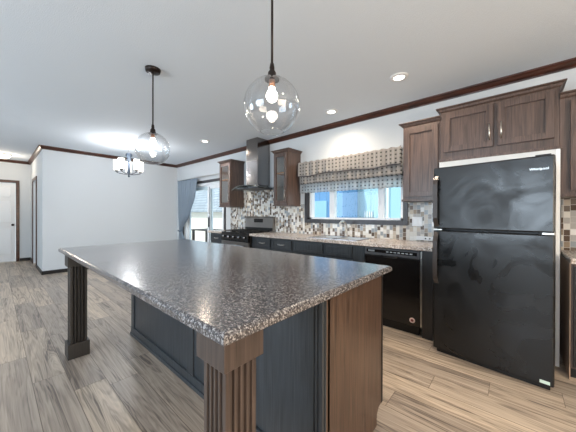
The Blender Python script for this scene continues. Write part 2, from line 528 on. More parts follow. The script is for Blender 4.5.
# backsplash tile behind the counters
ty = YW-.009
tb = MB()
tb.box(-4.66, -4.21, ty, YW, .90, 1.40)
tb.box(-4.21, -3.03, ty, YW, .90, 1.74)
tb.box(-3.03, -2.64, ty, YW, .90, 1.40)
tb.box(-2.64, -1.01, ty, YW, .90, 1.10)
tb.box(-1.01, -.57, ty, YW, .90, 1.40)
tb.box(.312, XR, ty, YW, .90, 1.40)
tile = struct('wall_tile', tb, TILE)
tile['label'] = 'mosaic backsplash of beige grey and brown tiles'

# doors in the hall (structure)
def trim_frame(mb, along, s, e, z, plane, dirn, w=.065, t=.018, z0=0, sill=False):
    def bx(a, b, c, d):
        lo, hi = sorted((plane, plane+dirn*t))
        if along == 'x': mb.box(a, b, lo, hi, c, d)
        else: mb.box(lo, hi, a, b, c, d)
    bx(s-w, s, z0, z+w); bx(e, e+w, z0, z+w); bx(s, e, z, z+w)
    if sill: bx(s-w, e+w, z0-w, z0)

d1 = struct('door_1', MB().box(XH-.06, XH-.02, -.415, .375, .02, 2.025), WHITE)
mb = MB()
for (a, b) in ((-.33, -.06), (.02, .29)):
    for (c, d) in ((1.66, 1.90), (1.02, 1.56), (.22, .86)):
        mb.box(XH-.021, XH-.008, a, b, c, d, .005)
mb.build('door_panel', VINYL, d1)
MB().lathe([(.006, 0), (.026, .002), (.026, .006), (.012, .01), (.012, .03), (.026, .04), (.028, .055), (.018, .066)], (XH-.02, .325, .95), 20, axis=0).build('door_knob', BRONZE, d1)
mb = MB(); trim_frame(mb, 'y', -.42, .38, 2.03, XH, 1); mb.build('door_trim', TRIM, d1)
MB().box(XH-.10, XH+.04, -.42, .38, .0, .018, .004).build('threshold', NICKEL, d1)
d2 = struct('door_2', MB().box(-8.99, -8.25, YH+.05, YH+.09, .02, 2.025), WHITE)
mb = MB(); trim_frame(mb, 'x', -9.0, -8.24, 2.03, YH, -1); mb.build('door_trim', TRIM, d2)

# kitchen window
w1 = struct('window_1', MB().box(-2.46, -1.12, YW+.075, YW+.080, 1.20, 1.68), PANE)
mb = MB()
x0, x1, z0, z1 = WIN
mb.box(x0, x0+.045, YW+.03, YW+.12, z0, z1); mb.box(x1-.045, x1, YW+.03, YW+.12, z0, z1)
mb.box(x0, x1, YW+.03, YW+.12, z0, z0+.035); mb.box(x0, x1, YW+.03, YW+.12, z1-.045, z1)
for c in (-2.13, -1.36):
    mb.box(c-.042, c+.042, YW+.035, YW+.115, z0+.03, z1-.04)
mb.build('window_frame', VINYL, w1)
mb = MB()
w = .055
mb.box(x0-w, x0, YW-.022, YW, z0-w, z1+w); mb.box(x1, x1+w, YW-.022, YW, z0-w, z1+w)
mb.box(x0, x1, YW-.022, YW, z1, z1+w); mb.box(x0, x1, YW-.022, YW, z0-w, z0)
mb.box(x0, x0+.008, YW, YW+.03, z0, z1); mb.box(x1-.008, x1, YW, YW+.03, z0, z1); mb.box(x0, x1, YW, YW+.03, z0, z0+.008)
mb.build('window_trim', WTRIM, w1)

# sliding glass door
d3 = struct('door_3', MB().box(-6.62, -4.98, YW+.085, YW+.09, .10, 1.92), PANE)
mb = MB(); x0, x1 = SLD[0], SLD[1]
mb.box(x0, x0+.05, YW+.02, YW+.13, 0, 2.0); mb.box(x1-.05, x1, YW+.02, YW+.13, 0, 2.0)
mb.box(x0, x1, YW+.02, YW+.13, 1.94, 2.0); mb.box(x0, x1, YW+.02, YW+.13, 0, .05)
mb.build('door_frame', VINYL, d3)
for k, (a, b, y0) in enumerate(((-6.70, -5.55, YW+.095), (-5.66, -4.95, YW+.04))):
    mb = MB(); s = .09
    mb.box(a, a+s, y0, y0+.035, .05, 1.94); mb.box(b-s, b, y0, y0+.035, .05, 1.94)
    mb.box(a+s, b-s, y0, y0+.035, .05, .16); mb.box(a+s, b-s, y0, y0+.035, 1.85, 1.94)
    sh = mb.build('sash', VINYL, d3)
MB().box(-5.60, -5.575, YW+.012, YW+.04, .92, 1.16, .006).build('door_handle', GREYM, d3)
MB().box(-5.572, -5.556, YW+.036, YW+.042, .1, 1.9).build('weather_strip', GREYM, d3)
mb = MB(); trim_frame(mb, 'x', SLD[0], SLD[1], 2.0, YW, -1, .06, .02); mb.build('door_trim', WTRIM, d3)

# windows behind the camera
for k, (a, b) in enumerate(((-6.3, -4.1), (-2.3, -.1))):
    w = struct('window_%d' % (k+2), MB().box(a+.05, b-.05, YB-.10, YB-.095, .75, 2.15), PANE)
    mb = MB(); mb.box(a, a+.05, YB-.13, YB-.06, .7, 2.2); mb.box(b-.05, b, YB-.13, YB-.06, .7, 2.2)
    mb.box(a, b, YB-.13, YB-.06, .7, .75); mb.box(a, b, YB-.13, YB-.06, 2.15, 2.2); mb.box((a+b)/2-.03, (a+b)/2+.03, YB-.13, YB-.06, .75, 2.15)
    mb.build('window_frame', VINYL, w)
w = struct('window_4', MB().box(XR+.095, XR+.10, -.35, 1.55, .85, 2.15), PANE)
mb = MB(); mb.box(XR+.06, XR+.13, -.4, -.35, .8, 2.2); mb.box(XR+.06, XR+.13, 1.55, 1.6, .8, 2.2); mb.box(XR+.06, XR+.13, -.4, 1.6, .8, .85); mb.box(XR+.06, XR+.13, -.4, 1.6, 2.15, 2.2)
mb.build('window_frame', VINYL, w)

# ------------------------------------------------------------------ outside
LAWN = mat('pale_concrete_ground', (196, 196, 190), .9, var=.08, vscale=1.5)
struct('ground', MB().box(-40, 20, YW+T+.01, 40, -.5, -.4), LAWN)
struct('deck', MB().box(-9.5, -4.2, YW+T+.01, 6.2, -.4, -.03), mat('grey_deck', (170, 160, 150), .8, var=.1, vscale=5))

def siding(name, rgb, axis='X', pitch=.2):
    m, n, l, b = new_mat(name)
    g = n.new('ShaderNodeNewGeometry'); s = n.new('ShaderNodeSeparateXYZ'); l.new(g.outputs['Position'], s.inputs[0])
    f = math_node(n, l, 'FRACT', math_node(n, l, 'DIVIDE', s.outputs[axis], pitch))
    k = math_node(n, l, 'LESS_THAN', f, .06)
    mix = n.new('ShaderNodeMixRGB'); mix.inputs[1].default_value = lin(*rgb); mix.inputs[2].default_value = lin(*[c*.82 for c in rgb])
    l.new(k, mix.inputs['Fac']); l.new(mix.outputs[0], b.inputs['Base Color']); b.inputs['Roughness'].default_value = .8
    return m
nb = thing('neighbor_house', 'pale blue sided house seen through the window over the sink', 'house', (-3.5, 7.2, -.4))
MB().box(-4.06, 1.5, 7.2, 10, -.4, 2.75).build('wall', siding('pale_blue_siding', (160, 196, 206), 'X', .45), nb)
MB().prism([(6.85, 2.68), (6.85, 2.82), (8.6, 3.7), (10.3, 2.82), (10.3, 2.68)], -4.2, 1.7, 0).build('roof', mat('pale_roof', (190, 195, 200), .8), nb)
f = MB().box(-4.04, -3.79, 7.15, 7.2, 1.30, 1.88).build('shutter', mat('dark_shutter', (96, 110, 122), .6), nb)
mb = MB()
for k in range(7): mb.box(-4.01, -3.82, 7.135, 7.15, 1.33+k*.08, 1.37+k*.08)
mb.build('slat', mat('grey_slat', (150, 160, 168), .6), f)
f = MB().box(-3.31, -3.06, 7.13, 7.2, 1.16, 1.33).build('vent', mat('vent_grey', (140, 160, 160), .6), nb)
mb = MB()
for k in range(4): mb.box(-3.30+k*.07, -3.275+k*.07, 7.12, 7.14, 1.16, 1.33)
mb.build('grille', VINYL, f)
MB().box(-2.74, -2.60, 7.1, 7.2, .6, 2.3).build('downspout_panel', VINYL, nb)
sh = thing('garden_shed', 'blue shed with white edged door seen in the left window pane', 'shed', (-4.6, 6.5, -.4))
MB().box(-6.0, -3.48, 6.2, 7.05, -.4, 2.6).build('wall', siding('blue_siding', (104, 148, 190), 'X', .25), sh)
f = MB().box(-4.50, -3.98, 6.16, 6.2, -.3, 1.62).build('door', mat('blue_door', (150, 192, 212), .6), sh)
MB().box(-4.53, -4.50, 6.145, 6.2, -.3, 1.66).build('door_trim', VINYL, f)
MB().prism([(6.05, 2.6), (6.05, 2.66), (6.6, 2.95), (7.06, 2.70), (7.06, 2.6)], -6.1, -4.25, 0).build('roof', mat('shed_roof', (160, 170, 180), .8), sh)

def shingle(name, rgb):
    m, n, l, b = new_mat(name)
    g = n.new('ShaderNodeNewGeometry')
    mp = n.new('ShaderNodeMapping'); mp.inputs['Rotation'].default_value = (math.radians(-37), 0, 0)
    l.new(g.outputs['Position'], mp.inputs['Vector'])
    br = n.new('ShaderNodeTexBrick'); br.inputs['Scale'].default_value = 1
    br.inputs['Brick Width'].default_value = .62; br.inputs['Row Height'].default_value = .30; br.inputs['Mortar Size'].default_value = .022
    br.inputs['Color1'].default_value = lin(*rgb); br.inputs['Color2'].default_value = lin(*[c*.9 for c in rgb]); br.inputs['Mortar'].default_value = lin(*[c*.62 for c in rgb])
    l.new(mp.outputs['Vector'], br.inputs['Vector']); l.new(br.outputs['Color'], b.inputs['Base Color']); b.inputs['Roughness'].default_value = .85
    return m
SH = shingle('grey_shingles', (158, 164, 170))
cs = thing('neighbor_cottage', 'cream cottage with grey shingled roof beyond the sliding door', 'house', (-12, 8, -.4))
MB().box(-18, -9.2, 8.0, 11, -.4, 1.40).build('wall', mat('cream_wall', (226, 216, 202), .8, var=.05, vscale=2), cs)
MB().prism([(7.7, 1.36), (7.7, 1.46), (10, 3.2), (11.5, 1.46), (11.5, 1.36)], -18.3, -9.0, 0).build('roof', SH, cs)

pt = thing('patio_table', 'dark brown slatted patio table on the deck outside', 'table', (-7.75, 4.7, -.03))
DKW = mat('dark_patio_wood', (78, 62, 52), .6)
mb = MB()
for k in range(8): mb.box(-8.25, -7.25, 4.38+k*.085, 4.45+k*.085, .70, .73)
mb.build('tabletop', DKW, pt)
for sx in (-8.2, -7.37):
    for sy in (4.42, 4.93): MB().box(sx, sx+.07, sy, sy+.07, -.03, .70).build('leg', DKW, pt)

# ------------------------------------------------------------------ recessed downlights
def downlight(label, x, y, group='recessed ceiling lights'):
    t = thing('recessed_light', label, 'ceiling light', (x, y, ZC), group=group, local=True)
    MB().lathe([(.050, -.001), (.052, -.012), (.085, -.006), (.088, 0)], seg=28, cap0=False, cap1=False).build('trim_ring', WHITE, t)
    MB().lathe([(.001, -.004), (.052, -.004)], seg=28, cap1=False).build('lens', DOWN, t)
    l = lamp('downlight_beam', 'SPOT', (x, y, ZC-.02), 48, (1, .84, .66), (0, 0, 0), .05)
    l.data.spot_size = math.radians(165); l.data.spot_blend = 1.0
    l.location = (0, 0, -.02); l.parent = t
    return t
downlight('round recessed ceiling light nearest the refrigerator', -.879, 2.678)
downlight('round recessed ceiling light in front of the window valance', -1.851, 2.98)
downlight('round recessed ceiling light left of the hood chimney', -4.384, 2.622)
downlight('round recessed ceiling light over the floor right of camera', .55, .9)

# ------------------------------------------------------------------ pendants
def make_pendant(label, x, y, zc):
    t = thing('pendant_light', label, 'pendant light', (x, y, ZC), group='clear globe pendants over the island', local=True)
    R = .152; c = zc-ZC; topz = c+R*.965
    MB().lathe([(.02, -.034), (.062, -.030), (.066, -.012), (.068, 0)], seg=28).build('canopy', BRONZE, t)
    MB().tube([(0, 0, -.03), (0, 0, topz+.05)], .0065, 10).build('rod', BRONZE, t)
    s = MB().lathe([(.010, topz+.085), (.014, topz+.06), (.012, topz+.05), (.022, topz+.035), (.024, topz+.008), (.040, topz+.002), (.040, topz-.006)], seg=24).build('socket_cap', BRONZE, t)
    MB().lathe([(.017, topz-.005), (.017, topz-.045)], seg=16).build('socket', mat('copper_socket', (176, 120, 84), .35, .6), s)
    pr = []
    a0, a1 = math.acos(.965), PI-.42
    for k in range(29):
        a = a0+(a1-a0)*k/28
        pr.append((R*math.sin(a), c+R*math.cos(a)))
    g = MB().lathe(pr, seg=48, cap0=False, cap1=False).build('glass_globe', GLOBE, t)
    rr = R*math.sin(a1); zz = c+R*math.cos(a1)
    MB().tube([(rr*math.cos(2*PI*k/32), rr*math.sin(2*PI*k/32), zz) for k in range(33)], .0022, 6, cap=False).build('rim', GLOBE, g)
    b0 = topz-.05
    bp_ = [(.012, b0+.012), (.016, b0)]
    for k in range(1, 13):
        a = .45+(PI-.45)*k/12
        bp_.append((max(.001, .031*math.sin(a)), b0-.036+.033*math.cos(a)-.006))
    MB().lathe(bp_, seg=20).build('bulb', BULB, t)
    l = lamp('bulb_glow', 'POINT', (0, 0, b0-.04), 9, (1, .88, .74), size=.03); l.parent = t
    return t
make_pendant('nearer clear glass globe pendant on a long dark rod', -.997, 1.0, 1.818)
make_pendant('farther clear glass globe pendant over the far end of island', -2.592, 1.0, 1.850)

# ------------------------------------------------------------------ chandelier
ch = thing('chandelier', 'small chandelier with white lit shades over the dining area', 'chandelier', (-5.666, 1.742, ZC), local=True)
MB().lathe([(.02, -.03), (.055, -.022), (.06, 0)], seg=24).build('canopy', NICKEL, ch)
MB().tube([(0, 0, -.03), (0, 0, -.20)], .006, 8).build('rod', NICKEL, ch)
MB().lathe([(.01, -.18), (.05, -.20), (.06, -.24), (.035, -.27), (.04, -.33), (.02, -.36), (.03, -.42), (.03, -.55), (.012, -.62), (.02, -.645), (.004, -.66)], seg=20).build('column', mat('dark_chandelier_metal', (74, 84, 96), .35, .6), ch)
for k in range(5):
    a = 2*PI*k/5+.35
    cx, sy = math.cos(a), math.sin(a)
    arm = MB().tube([(.02*cx, .02*sy, -.60), (.08*cx, .08*sy, -.60), (.16*cx, .16*sy, -.585), (.205*cx, .205*sy, -.57), (.21*cx, .21*sy, -.535)], .008, 8).build('arm', GREYM, ch)
    MB().lathe([(.026, -.555), (.032, -.54), (.032, -.532)], (.21*cx, .21*sy, 0), 16).build('cup', GREYM, arm)
    MB().lathe([(.040, -.53), (.050, -.525), (.054, -.33), (.052, -.33), (.048, -.52)], (.21*cx, .21*sy, 0), 20, cap1=False).build('lamp_shade', SHADE, arm)
l = lamp('chandelier_glow', 'POINT', (0, 0, -.30), 46, (.96, .97, 1.0), size=.12); l.parent = ch

l_hall = lamp('hall_glow', 'POINT', (-8.861, .143, ZC-.2), 9, (1, .86, .7), size=.1)
hl = thing('flush_ceiling_light', 'lit round ceiling light in the entry hall', 'ceiling light', (-8.861, .143, ZC), local=True)
MB().lathe([(.14, 0), (.14, -.02), (.125, -.025)], seg=28).build('base', NICKEL, hl)
MB().lathe([(.125, -.022), (.12, -.05), (.09, -.08), (.04, -.095), (.002, -.10)], seg=28, cap0=False).build('dome', HALLG, hl)

# ------------------------------------------------------------------ cabinet pieces
def pull(parent, x, y, z0, z1, vertical=True, m=NICKEL, r=.0055):
    mb = MB()
    if vertical:
        mb.tube([(x, y-.028, z0), (x, y-.028, z1)], r, 8)
        for z in (z0+.02, z1-.02): mb.tube([(x, y, z), (x, y-.028, z)], r*.8, 8)
    else:
        xm = x
        pts = [(xm-.06, y, z0), (xm-.05, y-.022, z0-.002), (xm, y-.030, z0-.004), (xm+.05, y-.022, z0-.002), (xm+.06, y, z0)]
        mb.tube(pts, r, 8)
    return mb.build('handle', m, parent)

def panel_front(mb, x0, x1, z0, z1, y, t=.02, s=.055, rec=.013):
    """shaker front facing -Y; y is the plane it is fixed to"""
    f = y-t
    mb.box(x0, x0+s, f, y, z0, z1, .0015); mb.box(x1-s, x1, f, y, z0, z1, .0015)
    mb.box(x0+s, x1-s, f, y, z0, z0+s, .0015); mb.box(x0+s, x1-s, f, y, z1-s, z1, .0015)
    mb.box(x0+s-.004, x1-s+.004, f+rec, y, z0+s-.004, z1-s+.004)
    return mb

def crown_cap(mb, x0, x1, yf, yb, z, h=.045, out=.04, left=True, right=True):
    """small cornice round the top of a wall cabinet (three-sided)"""
    lo = x0-(out if left else 0); hi = x1+(out if right else 0)
    lay = [(0, z-h), (out*.35, z-h*.75), (out*.55, z-h*.35), (out, z-h*.2), (out, z)]
    rs = []
    for o, zz in lay:
        a = x0-(o if left else 0); b = x1+(o if right else 0)
        rs.append([mb.bm.verts.new(p) for p in ((a, yf-o, zz), (b, yf-o, zz), (b, yb, zz), (a, yb, zz))])
    mb.bm.faces.new(rs[0][::-1]); mb.bm.faces.new(rs[-1])
    for p, q in zip(rs, rs[1:]):
        for k in range(4): mb.bm.faces.new((p[k], p[(k+1) % 4], q[(k+1) % 4], q[k]))
    return mb

YU = 3.095   # face-frame plane of the wall cabinets
def wall_cabinet(label, x0, x1, z0, z1, doors, hand, glass=False, left=True, right=True, ledge=.022, m=WOODU, dz=(.045, .075)):
    t = thing('wall_cabinet', label, 'cabinet', ((x0+x1)/2, YW, z0))
    yb = YW-.0005
    if not glass:
        MB().box(x0, x1, YU, yb, z0+.01, z1-.03).build('body', m, t)
    else:
        mb = MB(); s = .018
        mb.box(x0, x0+s, YU, yb, z0+.01, z1-.03); mb.box(x1-s, x1, YU, yb, z0+.01, z1-.03)
        mb.box(x0+s, x1-s, YU, yb, z0+.01, z0+.03); mb.box(x0+s, x1-s, YU, yb, z1-.05, z1-.03)
        mb.build('body', m, t)
        mb = MB(); mb.box(x0+s, x1-s, yb-.01, yb-.002, z0+.03, z1-.05)
        mb.box(x0+s, x0+s+.003, YU+.01, yb-.01, z0+.03, z1-.05); mb.box(x1-s-.003, x1-s, YU+.01, yb-.01, z0+.03, z1-.05)
        mb.build('lining', CREAM, t)
        zz = z0+(z1-z0)*.58
        MB().box(x0+s+.003, x1-s-.003, YU+.02, yb-.01, zz, zz+.02).build('shelf', SHELF, t)
    crown_cap(MB(), x0, x1, YU, yb, z1, left=left, right=right).build('crown', m, t)
    MB().box(x0-(.012 if left else 0), x1+(.012 if right else 0), YU-ledge, yb, z0-.006, z0+.018, .003).build('light_rail', m, t)
    for k, (a, b) in enumerate(doors):
        mb = MB()
        if not glass:
            panel_front(mb, a, b, z0+dz[0], z1-dz[1], YU, t=.024, rec=.017)
        else:
            s = .055; f = YU-.02; c, d = z0+.03, z1-.06
            mb.box(a, a+s, f, YU, c, d); mb.box(b-s, b, f, YU, c, d); mb.box(a+s, b-s, f, YU, c, c+s); mb.box(a+s, b-s, f, YU, d-s, d)
        dr = mb.build('door', m, t)
        if glass:
            MB().box(a+s-.003, b-s+.003, YU-.012, YU-.008, c+s-.003, d-s+.003).build('glass', GPANE, dr)
        h = hand[k]
        hx = b-.028 if h[0] == 'r' else a+.028
        hz = h[1] if len(h) > 1 else z0+.08
        pull(dr, hx, YU-.024 if not glass else YU-.02, hz, hz+.15)
    return t
wall_cabinet('glass-door wall cabinet between sliding door and range hood', -4.60, -4.215, 1.385, 2.315, [(-4.585, -4.23)], [('r', 1.48)], True)
wall_cabinet('glass-door wall cabinet between range hood and window valance', -3.035, -2.72, 1.375, 2.285, [(-3.02, -2.735)], [('r', 1.48)], True)
wall_cabinet('brown wall cabinet with one plain door left of the refrigerator', -.965, -.592, 1.385, 2.262, [(-.945, -.612)], [('r', 1.465)], right=False)
wall_cabinet('wide brown two-door cabinet above the refrigerator', -.590, .272, 1.775, 2.335, [(-.560, -.158), (-.128, .242)], [('r', 1.93), ('l', 1.93)], ledge=.06, dz=(.098, .068))
wall_cabinet('brown wall cabinet at the right edge beside the refrigerator cabinet', .274, .89, 1.385, 2.232, [(.333, .60), (.61, .875)], [('r', 1.465), ('l', 1.465)], left=False)

# base cabinets
YBF = 2.835   # face frame plane
def base_cabinet(label, x0, x1, fronts, m=CHAR, side=None, hollow=False):
    t = thing('base_cabinet', label, 'cabinet', ((x0+x1)/2, YW, 0))
    mb = MB()
    if hollow:
        mb.box(x0, x1, YBF, YBF+.018, .09, .874); mb.box(x0, x0+.018, YBF+.018, YW-.02, .09, .874); mb.box(x1-.018, x1, YBF+.018, YW-.02, .09, .874)
        mb.box(x0+.018, x1-.018, YBF+.018, YW-.02, .09, .11); mb.box(x0+.018, x1-.018, YW-.03, YW-.02, .11, .874)
    else: mb.box(x0, x1, YBF, YW-.02, .09, .874)
    mb.build('body', side or m, t)
    MB().box(x0, x1, YBF+.06, YW-.03, 0, .09).build('toe_kick', BLACKM, t)
    for a, b, c, d, kind in fronts:
        mb = MB(); panel_front(mb, a, b, c, d, YBF, s=.03 if kind != 'door' else .055, rec=.006)
        dr = mb.build('drawer' if kind != 'door' else 'door', m, t)
        if kind == 'drawer': pull(dr, (a+b)/2, YBF-.02, (c+d)/2, 0, False)
        if kind == 'door': pull(dr, b-.03, YBF-.02, d-.20, d-.06)
    return t
base_cabinet('charcoal base cabinet with one drawer left of the range', -4.52, -4.065, [(-4.50, -4.085, .715, .85, 'drawer'), (-4.50, -4.085, .11, .69, 'door')])
base_cabinet('charcoal base cabinet with two drawers right of the range', -3.28, -2.395, [(-3.19, -2.845, .715, .85, 'drawer'), (-2.80, -2.415, .715, .85, 'drawer'), (-3.19, -2.845, .11, .69, 'door'), (-2.80, -2.415, .11, .69, 'door')])
base_cabinet('charcoal sink base cabinet beneath the window', -2.39, -1.31, [(-2.36, -1.885, .715, .85, 'false'), (-1.84, -1.46, .715, .85, 'false'), (-2.36, -1.885, .11, .69, 'door'), (-1.84, -1.46, .11, .69, 'door')], hollow=True)
ep = MB().box(-.697, -.60, YBF-.015, YW-.02, 0, .873).build('end_panel', POSTD)
tag(ep, 'narrow dark wooden panel between dishwasher and refrigerator', 'cabinet panel')
rbc = base_cabinet('dark base cabinet at the right edge beyond the refrigerator', .3115, 1.05, [(.325, .67, .11, .85, 'door'), (.68, 1.03, .11, .85, 'door')], POSTD, side=WOODU)
MB().box(.3060, .3113, YBF, YW-.02, .0, .874).build('side_panel', mat('lit_side_wood', (176, 146, 122), .5), rbc)  # light falling on the cabinet side is put into this paler wood colour

# kitchen worktops
def worktop(label, x0, x1, hole=None):
    mb = MB(); y0, y1 = 2.775, YW-.0095
    z0, z1 = .876, .914
    lay = [(0, z0), (0, z1-.008), (.003, z1-.002), (.008, z1)]
    if not hole:
        mb.loft(x0, x1, y0, y1, lay)
    else:
        a, b, c, d = hole
        mb.box(x0, a, y0, y1, z0, z1); mb.box(b, x1, y0, y1, z0, z1)
        mb.box(a, b, y0, c, z0, z1); mb.box(a, b, d, y1, z0, z1)
    o = mb.build('countertop', CTR)
    return tag(o, label, 'countertop')
HOLE = (-2.12, -1.44, 2.87, 3.27)
worktop('short speckled countertop left of the range', -4.53, -4.065)
worktop('long pale speckled countertop with the sink under the window', -3.285, -.60, HOLE)
worktop('pale speckled countertop at the right edge beyond the refrigerator', .3045, 1.06)

# sink
a, b, c, d = HOLE
sk = thing('kitchen_sink', 'double-bowl stainless steel sink set in the long countertop', 'sink', ((a+b)/2, (c+d)/2, .914))
mb = MB(); z = .9145; e = .018
mb.box(a-e, b+e, c-e, c, z, z+.006); mb.box(a-e, b+e, d, d+.06, z, z+.006)
mb.box(a-e, a, c, d, z, z+.006); mb.box(b, b+e, c, d, z, z+.006); mb.box((a+b)/2-.015, (a+b)/2+.015, c, d, z-.01, z+.006)
mb.build('rim', STEEL, sk)
for (p, q) in ((a+.002, (a+b)/2-.015), ((a+b)/2+.015, b-.002)):
    mb = MB(); t_ = .003; zb = .75
    mb.box(p, p+t_, c+.002, d-.002, zb, z); mb.box(q-t_, q, c+.002, d-.002, zb, z); mb.box(p, q, c+.002, c+.005, zb, z); mb.box(p, q, d-.005, d-.002, zb, z)
    mb.box(p, q, c+.002, d-.002, zb-.003, zb)
    mb.lathe([(.035, zb), (.035, zb+.004), (.012, zb+.004)], ((p+q)/2, (c+d)/2, 0), 16)
    mb.build('basin', BASIN, sk)
fc = thing('faucet', 'chrome faucet with a curved spout behind the sink', 'faucet', (-1.80, 3.30, .9205))
mb = MB(); mb.lathe([(.03, .9205), (.026, .93), (.018, .945), (.016, 1.03)], (-1.80, 3.30, 0), 20); mb.build('base', NICKEL, fc)
pts = [(-1.80, 3.30, 1.02)]
for k in range(9):
    t_ = PI*k/8*.85
    pts.append((-1.80-.01*k/8, 3.30-.09+.09*math.cos(t_), 1.06+.075*math.sin(t_)))
MB().tube(pts, .014, 12).build('spout', NICKEL, fc)
MB().tube([(-1.80, 3.30, 1.03), (-1.77, 3.30, 1.05), (-1.72, 3.29, 1.075)], [.012, .009, .006], 10).build('lever', NICKEL, fc)

# ------------------------------------------------------------------ range
x0, x1 = -4.057, -3.293
rg = thing('gas_range', 'stainless and black gas range between the base cabinets', 'stove', ((x0+x1)/2, 3.05, 0))
MB().box(x0, x1, 2.80, YW-.02, .02, .90, .004).build('body', BLACKM, rg)
MB().box(x0, x1, 2.765, YW-.03, .901, .918, .004).build('cooktop', BLACKG, rg)
cpn = MB().prism([(2.80, .76), (2.755, .775), (2.765, .90), (2.80, .90)], x0, x1, 0).build('control_panel', BLACKG, rg)
for k in range(5):
    xk = x0+.09+k*(x1-x0-.18)/4
    MB().lathe([(.022, 0), (.022, -.012), (.017, -.03), (.002, -.032)], (xk, 2.757, .838), 16, axis=1).build('knob', STEEL, cpn)
od = MB().box(x0+.005, x1-.005, 2.762, 2.80, .20, .755, .004).build('oven_door', STEELD, rg)
MB().box(x0+.12, x1-.12, 2.757, 2.763, .30, .62, .002).build('oven_window', BLACKG, od)
mb = MB(); mb.tube([(x0+.06, 2.715, .70), (x1-.06, 2.715, .70)], .012, 12)
for xx in (x0+.09, x1-.09): mb.tube([(xx, 2.765, .70), (xx, 2.715, .70)], .008, 8)
mb.build('handle', STEEL, od)
MB().box(x0+.005, x1-.005, 2.768, 2.80, .05, .185, .004).build('drawer', STEELD, rg)
bg_ = MB().prism([(3.32, .918), (3.335, 1.17), (3.35, 1.19), (YW-.02, 1.19), (YW-.02, .918)], x0, x1, 0).build('backguard', STEELD, rg)
MB().box(x0+.26, x1-.26, 3.322, 3.332, 1.08, 1.15, .002).build('display', BLACKG, bg_)
MB().box(x0+.0, x1+.0, 3.318, 3.33, .93, .985, .002).build('vent_strip', BLACKM, bg_)
for k in range(3):
    gx0 = x0+.03+k*.236
    mb = MB(); zg = .945
    for gy in (2.83, 3.05, 3.27): mb.box(gx0, gx0+.226, gy-.006, gy+.006, zg-.012, zg)
    for gx in (gx0, gx0+.108, gx0+.214): mb.box(gx, gx+.012, 2.83, 3.27, zg-.012, zg)
    for gx in (gx0, gx0+.214):
        for gy in (2.83, 3.26): mb.box(gx, gx+.012, gy-.006, gy+.006, .918, zg)
    mb.build('burner_grate', BLACKM, rg)
    for gy in (2.94, 3.16):
        if k == 1 and gy > 3: continue
        MB().lathe([(.045, .918), (.045, .928), (.03, .932), (.002, .933)], (gx0+.113, gy, 0), 16).build('burner', BLACKM, rg)

# ------------------------------------------------------------------ hood
hd = thing('range_hood', 'stainless chimney range hood with a curved glass canopy', 'range hood', (-3.60, YW, 1.70))
MB().box(-3.752, -3.447, 3.095, YW-.012, 1.765, ZC-.002, .002).build('chimney', CHIM, hd)
MB().box(-3.747, -3.452, 3.090, YW-.012, 2.20, 2.215).build('chimney_seam', STEELD, hd)
MB().loft(-3.90, -3.30, 2.96, YW-.012, [(0, 1.695), (0, 1.715), (.05, 1.735), (.12, 1.765), (.12, 1.768)]).build('body', STEEL, hd)
mb = MB(); mb.box(-3.87, -3.33, 2.99, 3.38, 1.688, 1.696)
mb.build('filter', GREYM, hd)
def gf(u, v):
    x = -4.03+u*.86
    s = (u-.5)*2
    front = 2.97-.09*(1-s*s)
    y = front+(YW-.02-front)*v
    return (x, y, 1.742-.055*s*s)
MB().grid(gf, 20, 8).build('glass_canopy', HGLASS, hd, solid=.006)
mb = MB()
for k in range(3): MB().box(-3.66+k*.045, -3.64+k*.045, 2.955, 2.961, 1.699, 1.712).build('button', BLACKM, hd)

# ------------------------------------------------------------------ dishwasher
x0, x1 = -1.297, -.710
dw = thing('dishwasher', 'black built-in dishwasher with a round door badge', 'dishwasher', ((x0+x1)/2, 2.81, 0))
MB().box(x0, x1, 2.84, YW-.05, .09, .868).build('tub', BLACKM, dw)
dr = MB().box(x0+.004, x1-.004, 2.812, 2.84, .10, .775, .004).build('door', BLACKG, dw)
cpn = MB().box(x0+.004, x1-.004, 2.800, 2.84, .785, .862, .006).build('control_panel', GREYM, dw)
MB().box(x0+.03, x1-.03, 2.797, 2.801, .812, .846, .001).build('display_strip', BLACKG, cpn)
for k in range(7): MB().box(x0+.25+k*.04, x0+.275+k*.04, 2.7955, 2.7972, .823, .834).build('button', NICKEL, cpn)
MB().box(x0+.05, x0+.12, 2.7955, 2.7972, .822, .838).build('display', NICKEL, cpn)
MB().tube([(x0+.20, 2.80, .782), (x0+.24, 2.785, .772), (x0+.34, 2.785, .772), (x0+.38, 2.80, .782)], .008, 8).build('handle', BLACKG, dr)
bd = MB().lathe([(.013, 0), (.014, -.004), (.026, -.004), (.027, 0)], (-.785, 2.812, .155), 24, axis=1, cap0=False, cap1=False).build('badge', mat('pinkish_badge', (226, 196, 190), .4), dr)
MB().lathe([(.001, -.003), (.013, -.003)], (-.785, 2.811, .155), 20, axis=1, cap1=False).build('badge_center', mat('red_badge', (120, 50, 48), .4), bd)
MB().box(x0+.02, x1-.02, 2.86, 2.88, .0, .09).build('toe_kick', BLACKM, dw)
MB().box(-.7095, -.7000, 2.815, 2.84, .10, .86).build('side_trim', NICKEL, dw)

